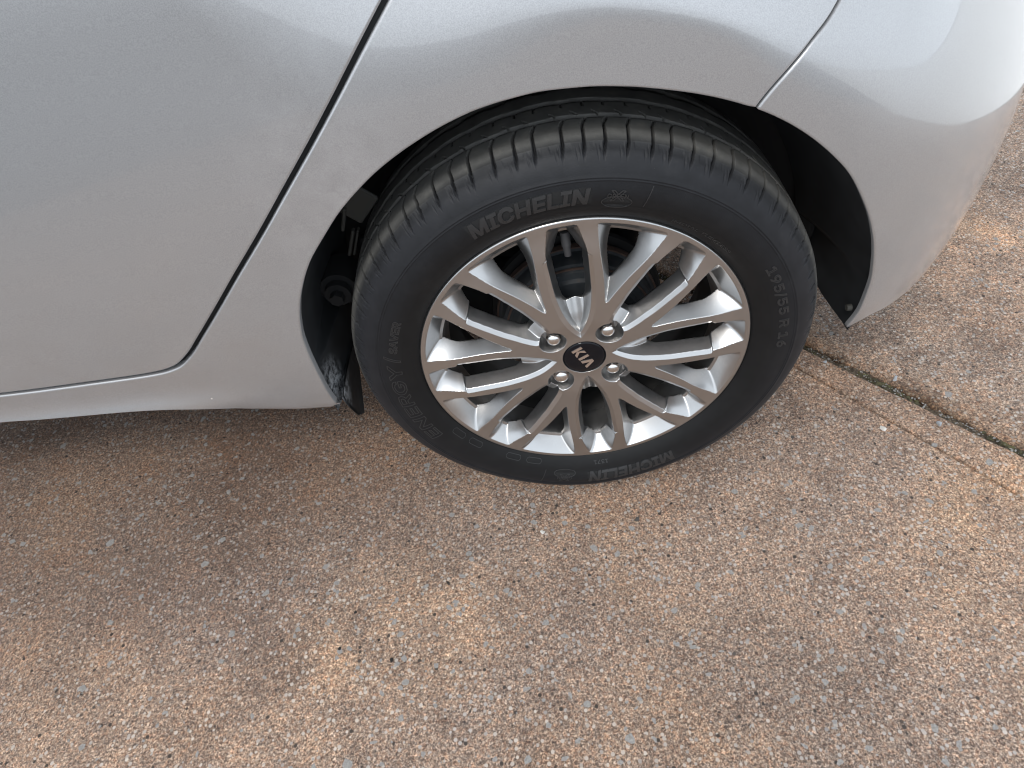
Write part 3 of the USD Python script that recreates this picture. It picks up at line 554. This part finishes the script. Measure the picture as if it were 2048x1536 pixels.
def surface_nets():
    r, ph, y = np.meshgrid(RS, PS, YS, indexing='ij')
    h = wheel_h(r[:, :, 0], ph[:, :, 0])[:, :, None]
    back = back_y(RS)[:, None, None]
    F = np.maximum(h - y, y - back)
    F[-1] = 1; F[:, :, 0] = 1; F[:, :, -1] = 1
    nr, npz, ny = F.shape
    F = np.concatenate([F, F[:, :1]], 1)
    ins = F < 0
    sub = lambda A, a, b, c: A[a:a + nr - 1, b:b + npz, c:c + ny - 1]
    cnt = sum(sub(ins, a, b, c).astype(int) for a in (0, 1) for b in (0, 1) for c in (0, 1))
    act = (cnt > 0) & (cnt < 8)
    idx = -np.ones(act.shape, int); idx[act] = np.arange(act.sum())
    I, J, K = np.nonzero(act)
    P = np.zeros((len(I), 3)); n = np.zeros(len(I))
    co = [(a, b, c) for a in (0, 1) for b in (0, 1) for c in (0, 1)]
    for u in range(8):
        for v in range(u + 1, 8):
            d = np.array(co[v]) - np.array(co[u])
            if np.abs(d).sum() != 1: continue
            fa, fb = F[I + co[u][0], J + co[u][1], K + co[u][2]], F[I + co[v][0], J + co[v][1], K + co[v][2]]
            ok = (fa < 0) != (fb < 0)
            t = np.where(ok, fa / np.where(ok, fa - fb, 1), 0)
            P += np.where(ok[:, None], np.array(co[u]) + t[:, None] * d, 0); n += ok
    P /= n[:, None]
    lerp = lambda A, i, t: A[i] + (A[np.minimum(i + 1, len(A) - 1)] - A[i]) * t
    rr = lerp(RS, I, P[:, 0]); yy = lerp(YS, K, P[:, 2]); pp = PS[J] + (PS[1] - PS[0]) * P[:, 1]
    faces = []
    def quads(axis):
        A0, A1 = ins, np.roll(ins, -1, axis)
        for flip in (False, True):
            q = (A0 & ~A1) if not flip else (~A0 & A1)
            i, j, k = np.nonzero(q)
            if axis == 0: ok = (i < nr - 1) & (k > 0) & (k < ny - 1) & (j < npz); offs = [(0, -1, -1), (0, 0, -1), (0, 0, 0), (0, -1, 0)]
            elif axis == 1: ok = (j < npz) & (i > 0) & (i < nr - 1) & (k > 0) & (k < ny - 1); offs = [(-1, 0, -1), (-1, 0, 0), (0, 0, 0), (0, 0, -1)]
            else: ok = (k < ny - 1) & (i > 0) & (i < nr - 1) & (j < npz); offs = [(-1, -1, 0), (0, -1, 0), (0, 0, 0), (-1, 0, 0)]
            i, j, k = i[ok], j[ok], k[ok]
            qv, seg = [], []
            for a, b, c in offs:
                jj = j + b; seg.append(np.where(jj < 0, -1, 0)); qv.append(idx[i + a, jj % npz, k + c])
            qv, seg = np.stack(qv, 1), np.stack(seg, 1)
            if flip: qv, seg = qv[:, ::-1], seg[:, ::-1]
            good = (qv >= 0).all(1); faces.append((qv[good], seg[good]))
    for ax in range(3): quads(ax)
    Q = np.vstack([f[0] for f in faces]); SG = np.vstack([f[1] for f in faces])
    return rr, pp, yy, Q, SG
rr, pp, yy, Q, SG = surface_nets()
nv = len(rr)
hx = 4e-4
dr_ = (wheel_h(rr + hx, pp) - wheel_h(rr - hx, pp)) / (2 * hx)
da = np.degrees(hx / rr); dp_ = (wheel_h(rr, pp + da) - wheel_h(rr, pp - da)) / (2 * hx)
backv = back_y(rr)
isback = yy > backv - .0012
nl = np.stack([dr_, dp_, -np.ones(nv)], 1); nl[isback] = (0, 0, 1.0); nl /= np.linalg.norm(nl, axis=1)[:, None]
allV, allN = [], []
for k in range(4):
    al = np.radians(PHI0 - pp - 90 * k); er = np.c_[np.cos(al), np.sin(al)]; et = np.c_[np.sin(al), -np.cos(al)]
    allV.append(np.c_[rr * er[:, 0], yy, WZ + rr * er[:, 1]])
    d2 = nl[:, :1] * er + nl[:, 1:2] * et; allN.append(np.c_[d2[:, 0], nl[:, 2], d2[:, 1]])
allV, allN = np.vstack(allV), np.vstack(allN)
quad = np.vstack([Q + ((SG + k) % 4) * nv for k in range(4)])
tri = np.vstack([quad[:, [0, 1, 2]], quad[:, [0, 2, 3]]])
fn = np.cross(allV[tri[:, 1]] - allV[tri[:, 0]], allV[tri[:, 2]] - allV[tri[:, 0]])
an = allN[tri].mean(1)
bad = (fn * an).sum(1) < 0; tri[bad] = tri[bad][:, ::-1]
cen = allV[tri].mean(1); cr = np.hypot(cen[:, 0], cen[:, 2] - WZ); cp = np.mod(PHI0 - np.degrees(np.arctan2(cen[:, 2] - WZ, cen[:, 0])), 360)
def piece(name, sel):
    t = tri[sel]; u, inv = np.unique(t, return_inverse=True)
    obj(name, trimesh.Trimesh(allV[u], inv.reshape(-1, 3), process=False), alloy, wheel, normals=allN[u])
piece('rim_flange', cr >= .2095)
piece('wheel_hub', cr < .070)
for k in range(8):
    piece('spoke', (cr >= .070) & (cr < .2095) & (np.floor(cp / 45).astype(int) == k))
obj('rim_barrel', lathe([(.2175, .0145), (.2140, .0165), (.2030, .0185), (.1900, .0235), (.1875, .030), (.1862, .040), (.1845, .050), (.1815, .062)], n=240), alloy, wheel, smooth=35)
obj('inner_barrel', lathe([(.1816, .0615), (.1790, .067), (.1735, .078), (.1725, .105), (.180, .125), (.1895, .150), (.1945, .172), (.205, .178), (.2165, .178)], n=180), plain('near_black_alloy', (.018, .017, .016), .6, .3), wheel, smooth=35)  # barrel carries on inward in a near-black tone
# brake drum and hub behind the spokes
obj('brake_drum', lathe([(.030, .046), (.060, .046), (.062, .050), (.086, .051), (.089, .056), (.098, .057), (.100, .061), (.1005, .064), (.106, .065), (.107, .075), (.1075, .090), (.112, .091), (.1125, .097), (.112, .104), (.03, .106)], n=96), rusty, wheel, smooth=35)
obj('drum_rust_ring', cat([lathe([(.0995, .0605), (.1022, .0602), (.1022, .0625), (.0995, .0628)], n=96), lathe([(.1120, .0895), (.1142, .0895), (.1142, .0985), (.1120, .0985)], n=96)]), rust_edge, wheel, smooth=35)
obj('backing_plate', lathe([(.02, .112), (.120, .112), (.122, .118), (.02, .121)], n=72), chassis_black, wheel, smooth=35)
# centre cap with its letters
cap = lathe([(.0005, -.0026), (.010, -.0024), (.020, -.0017), (.0255, -.0007), (.0272, .0004), (.0279, .0025), (.0279, .006)], n=96)
obj('centre_cap', cap, gloss_black, wheel, smooth=50)
def flat_poly(poly, y, depth):
    m = trimesh.creation.extrude_polygon(Polygon(poly) if not hasattr(poly, 'exterior') else poly, depth, engine='earcut')
    v = m.vertices.copy(); m.vertices = np.c_[v[:, 0], y - v[:, 2], v[:, 1] + WZ]; m.invert()
    return m
bx = np.array([.50, -.866]); up = np.array([.866, .50])
def glyph(pts, o):
    return [tuple(np.array(o) + bx * a + up * b_) for a, b_ in pts]
h_, w_ = .0148, .0042
K1 = [(0, 0), (w_, 0), (w_, h_), (0, h_)]
K2 = [(w_ + .0002, .0062), (.0088, h_), (.0138, h_), (.0078, .0078), (.0142, 0), (.0091, 0), (w_ + .0002, .0056)]
L1 = [(0, 0), (w_, 0), (w_, h_), (0, h_)]
A1 = [(0, 0), (.0045, 0), (.0076, .0092), (.0107, 0), (.0152, 0), (.0098, h_), (.0054, h_)]
o0 = np.array([-.0008, .0022]) - bx * .0195 - up * h_ / 2
lt = [flat_poly(glyph(K1, o0), -.0018, .0012), flat_poly(glyph(K2, o0), -.0018, .0012)]
obj('cap_letter', cat(lt), chrome, wheel)
obj('cap_letter', flat_poly(glyph(L1, o0 + bx * .0167), -.0018, .0012), chrome, wheel)
obj('cap_letter', flat_poly(glyph(A1, o0 + bx * .0232), -.0018, .0012), chrome, wheel)
# nuts
for k in range(4):
    al = math.radians(PHI0 - 45 - 90 * k); cx, cz = .0505 * math.cos(al), .0505 * math.sin(al) + WZ
    lock = (k == 2)
    hexm = trimesh.creation.cylinder(.0098 if not lock else .0108, .019, sections=6 if not lock else 12)
    dome = trimesh.creation.icosphere(3, .0090 if not lock else .0102); dome.vertices *= (1, 1, .62)
    dome = trimesh.Trimesh(dome.vertices[:, :], dome.faces); dome.apply_translation((0, 0, .0095))
    col = trimesh.creation.cylinder(.0122, .006, sections=32); col.apply_translation((0, 0, -.008))
    m = cat([hexm, dome, col]); v = m.vertices.copy()
    ca, sa = math.cos(.4 * k), math.sin(.4 * k); v[:, :2] = v[:, :2] @ np.array([[ca, -sa], [sa, ca]])
    m.vertices = np.c_[v[:, 0] + cx, .0155 - v[:, 2], v[:, 1] + cz]; m.invert()
    o = obj('wheel_nut', m, nut_metal, wheel, smooth=30)
    if lock: tag(o, 'darker faceted locking nut at lower left of the hub')
al = math.radians(PHI0 - .5)
obj('valve_stem', cat([cyl((.183 * math.cos(al), .030, WZ + .183 * math.sin(al)), (.166 * math.cos(al), .026, WZ + .166 * math.sin(al)), .0058, 20), cyl((.166 * math.cos(al), .026, WZ + .166 * math.sin(al)), (.153 * math.cos(al), .0235, WZ + .153 * math.sin(al)), .0049, 20, .0042)]), plain('valve_rubber', (.03, .03, .032), .5), wheel, smooth=40)
bw = rbox((0, 0, 0), (.012, .003, .009), .001); al = math.radians(PHI0 - 180)
bw.apply_transform(trimesh.transformations.rotation_matrix(-(al + math.pi / 2), [0, 1, 0])); bw.apply_translation((.0405 * math.cos(al), .0045, WZ + .0405 * math.sin(al)))
obj('hub_mark', bw, nut_metal, wheel)

# ---------------------------------------------------------------- tyre
side = np.array([(.2140, .014), (.2172, .0065), (.2195, .0030), (.2225, .0004), (.2270, -.0030), (.2330, -.0068), (.2400, -.0095), (.2410, -.0092), (.2480, -.0112), (.2560, -.0118), (.2640, -.0108), (.2692, -.0092), (.2700, -.0097), (.2712, -.0097), (.2720, -.0086),
                 (.2728, -.0092), (.2740, -.0092), (.2748, -.0080), (.2780, -.0068), (.2830, -.0044), (.2870, -.0020), (.2910, .0008), (.2945, .0040), (.2975, .0078), (.3000, .0118)])
ty = np.concatenate([np.r_[np.arange(.0140, .100, .0016), np.arange(.100, .172, .004)]])
def tread_r(y): return .3108 - .0028 * np.abs((y - .090) / .072) ** 2.6 - .0055 * sstep(.030, .011, y) - .0055 * sstep(.150, .169, y)
tread = np.c_[tread_r(ty), ty]
inner = np.array([(.298, .176), (.285, .186), (.262, .190), (.235, .185), (.2175, .172)])
prof = np.vstack([side, tread, inner])
NSLOT, PER = 78, 26
na = NSLOT * PER; ang = np.linspace(0, 2 * np.pi, na, endpoint=False)
RR = np.broadcast_to(prof[None, :, 0], (na, len(prof))).copy(); YY = np.broadcast_to(prof[None, :, 1], RR.shape).copy()
AA = np.broadcast_to(ang[:, None], RR.shape)
arcp = AA * .305
dep = np.zeros_like(RR)
def groove(d, half, depth): return depth * (1 - sstep(half * .7, half, np.abs(d)))
wob = lambda k: .0006 * np.sin(AA * 37 + k)
for yc, hw in ((.0545, .0030), (.0905, .0042), (.127, .0030)):
    dep = np.maximum(dep, groove(YY - yc - wob(yc * 99), hw, .006))
pitch = 2 * np.pi * .305 / NSLOT
jit = np.random.default_rng(3).uniform(-.0028, .0028, NSLOT)
ktr = np.round(AA / (2 * np.pi / NSLOT)).astype(int) % NSLOT
da_ = (np.mod(AA - ktr * 2 * np.pi / NSLOT + np.pi, 2 * np.pi) - np.pi) * .305 - jit[ktr]
u = np.clip((YY - .004) / (.052 - .004), 0, 1)                # shoulder slots, S shaped
S_ = .0075 * (u ** 2) + .0025 * np.sin(u * np.pi * 2) * .6
wS = .0010 * np.clip(np.minimum((1 - u) * 7, u * 3 + .4), 0, 1) + .0006
on = (YY > .003) & (YY < .0515) & (RR > .293)
dep = np.maximum(dep, np.where(on, groove(da_ + S_ - .002, np.maximum(wS, .0009), .0065 * np.clip(u * 4 + .35, 0, 1)), 0))
tick = (YY > .0035) & (YY < .0105) & (RR > .293)
dep = np.maximum(dep, np.where(tick, groove(da_ - .0085 + (YY - .004) * .9, .0008, .0013), 0))
on2 = (YY > .0575) & (YY < .0665); dep = np.maximum(dep, np.where(on2, groove(da_ - .003 - (YY - .058) * .8, .0011, .003), 0))
on3 = (YY > .078) & (YY < .0865); dep = np.maximum(dep, np.where(on3, groove(da_ + .004, .0011, .003), 0))
# ragged wear line at the tread edge
wl = .0112 + .0011 * (meshkit.fbm(np.stack([arcp * 120, YY * 0, YY * 0], -1), 3) - .5) * 2
dep = np.maximum(dep, np.where(RR > .29, groove(YY - wl, .0009, .0010) * (meshkit.noise(np.stack([arcp * 60, YY * 0 + 3, YY * 0], -1)) > .35), 0))
nr_ = np.gradient(prof[:, 0]); ny_ = np.gradient(prof[:, 1]); nn = np.stack([ny_, -nr_], 1); nn /= np.linalg.norm(nn, axis=1)[:, None]
RR2 = RR - dep * nn[None, :, 0]; YY2 = YY - dep * nn[None, :, 1]
vx, vz = RR2 * np.cos(AA), RR2 * np.sin(AA)
def bulge(a, r): return .0045 * np.exp(-((np.mod(a + np.pi / 2 + np.pi, 2 * np.pi) - np.pi) / .42) ** 2) * sstep(.236, .262, r) * (1 - sstep(.280, .303, r))
YY2 = YY2 - bulge(AA, RR) * (YY < .05)
low_ = np.maximum(-(vz + WZ - .0005), 0)
YY2 = YY2 + np.where(YY < .09, -1, 1) * low_ * .35 * (YY < .03)
vz = np.maximum(vz, -WZ + .0005)
tv = np.stack([vx, YY2, vz + WZ], -1)
i, j = np.meshgrid(np.arange(na), np.arange(len(prof) - 1), indexing='ij'); kk = len(prof); i2 = (i + 1) % na
f = np.stack([i * kk + j, i2 * kk + j, i2 * kk + j + 1, i * kk + j + 1], -1).reshape(-1, 4)
tyre = trimesh.Trimesh(tv.reshape(-1, 3), np.vstack([f[:, [0, 1, 2]], f[:, [0, 2, 3]]]), process=False)
obj('tyre', tyre, rubber, wheel, smooth=True)
_sy = PchipInterpolator(side[:22, 0], side[:22, 1])
def wrap(mesh2d, r0, a_mid, lift, scale_x=1.0):
    """bends a flat mesh (x along, y outward, z thickness) onto the sidewall; reads clockwise"""
    m = mesh2d.copy()
    for _ in range(6):
        e_ = np.linalg.norm(m.vertices[m.edges_unique[:, 0]] - m.vertices[m.edges_unique[:, 1]], axis=1)
        if e_.max() < .008: break
        m = m.subdivide_to_size(.008, max_iter=12) if hasattr(m, 'subdivide_to_size') else m.subdivide()
    v = m.vertices.copy(); x = v[:, 0] - (v[:, 0].min() + v[:, 0].max()) / 2
    rr_ = r0 + v[:, 1]; a = math.radians(a_mid) - x * scale_x / (r0 + (v[:, 1].min() + v[:, 1].max()) / 2)
    y = _sy(np.clip(rr_, .2141, .29)) - lift - v[:, 2] + .0002
    y = y - bulge(a, rr_)
    zz_ = np.maximum(rr_ * np.sin(a) + WZ, .001)
    m.vertices = np.c_[rr_ * np.cos(a), y, zz_]; m.invert()
    return m
def outline_text(text, height, wline, depth, bold=True, shear=0.0, sx=1.0):
    """raised outlines of the letters"""
    t = meshkit.text_mesh(text, height, depth, bold=bold)
    low = t.vertices[:, 2] < 1e-9
    sec = t.section([0, 0, 1], [0, 0, depth / 2]); p2, _ = sec.to_2D(to_2D=np.eye(4)) if hasattr(sec, 'to_2D') else sec.to_planar(to_2D=np.eye(4))
    shp = shapely.union_all(p2.polygons_full).simplify(height * .02)
    return shp
def text_piece(name, text, height, r0, a_mid, arc_deg, style='outline', shear=0.0, lift=.0, depth=.0006, bold=True, matl=None):
    shp = outline_text(text, height, .0006, .002, bold)
    x0, y0, x1, y1 = shp.bounds
    k = math.radians(arc_deg) * (r0 + height / 2) / (x1 - x0)
    shp = shapely.affinity.affine_transform(shp, [k, shear, 0, 1, -x0 * k, -y0])
    if style == 'heavy': shp = shp.buffer(.0006, join_style=2)
    if style == 'outline': shp = shp.buffer(.00055).difference(shp.buffer(-.00065))
    ms = [trimesh.creation.extrude_polygon(g, depth, engine='earcut') for g in getattr(shp, 'geoms', [shp]) if g.area > 1e-8]
    obj(name, wrap(cat(ms), r0, a_mid, lift), matl or rubber_letter, wheel, smooth=25)
def band(r0, r1, a_mid, arc_deg, slant=0.0, depth=.0003):
    L = math.radians(arc_deg) * (r0 + r1) / 2
    return Polygon([(0, 0), (L, 0), (L + slant, r1 - r0), (slant, r1 - r0)])
import shapely.affinity
def shape_piece(name, shp, r0, a_mid, lift=0.0, depth=.0005, matl=None):
    ms = [trimesh.creation.extrude_polygon(g, depth, engine='earcut') for g in getattr(shp, 'geoms', [shp])]
    obj(name, wrap(cat(ms), r0, a_mid, lift), matl or rubber_letter, wheel, smooth=25)
for am, ov in ((102.3, 79.9), (-75.5, -99.8)):
    b_ = band(.2424, .2640, am, 32)
    shape_piece('lettering_ground', b_, .2424, am, .0, .0003, rubber_recess)
    text_piece('lettering', 'MICHELIN', .0176, .2442, am, 30.5, 'heavy', .2, .0003, .0014)
    oval = shapely.affinity.scale(shapely.Point(0, 0).buffer(1, 24), .0170, .0078)
    shape_piece('oval_mark', oval, .2455, ov, .0, .0003, rubber_recess)
    shape_piece('oval_mark', oval.difference(oval.buffer(-.0009)), .2455, ov, .0003, .0007)
    text_piece('lettering', 'GREEN', .0052, .2507, ov, 5.2, 'solid', 0, .0003, .0009)
    text_piece('lettering', 'X', .0120, .2473, ov, 3.4, 'outline', 0, .0003, .0008)
    e1 = LineString([(0, 0), (.003, .026)]).buffer(.0005)
    shape_piece('panel_edge', e1, .2415, ov - 7.5, .0, .0007)
text_piece('lettering', '195/55 R 16', .0112, .2490, 14.0, 31.5, 'outline', 0, .0, .0007, False)
text_piece('lettering', 'ENERGY', .0170, .2430, -169.5, 36, 'outline', .12, .0, .0006)
text_piece('lettering', '/', .0170, .2430, -190.0, 2.0, 'outline', .1, .0, .0006)
text_piece('lettering', 'SAVER', .0095, .2468, 161.0, 12.5, 'outline', .12, .0, .0006)
text_piece('lettering', 'RADIAL TUBELESS', .0042, .2290, 52, 22, 'solid', 0, .0, .0005, False)
text_piece('lettering', '1371', .0052, .2275, -86.0, 5.5, 'solid', 0, .0, .0006)
for am in (-146.5, -138.0, -121.0, -112.5):
    ov_ = LineString([(0, 0), (.016, 0)]).buffer(.0042)
    shape_piece('oval_mark', ov_.difference(ov_.buffer(-.0007)), .2285, am, .0, .0006)
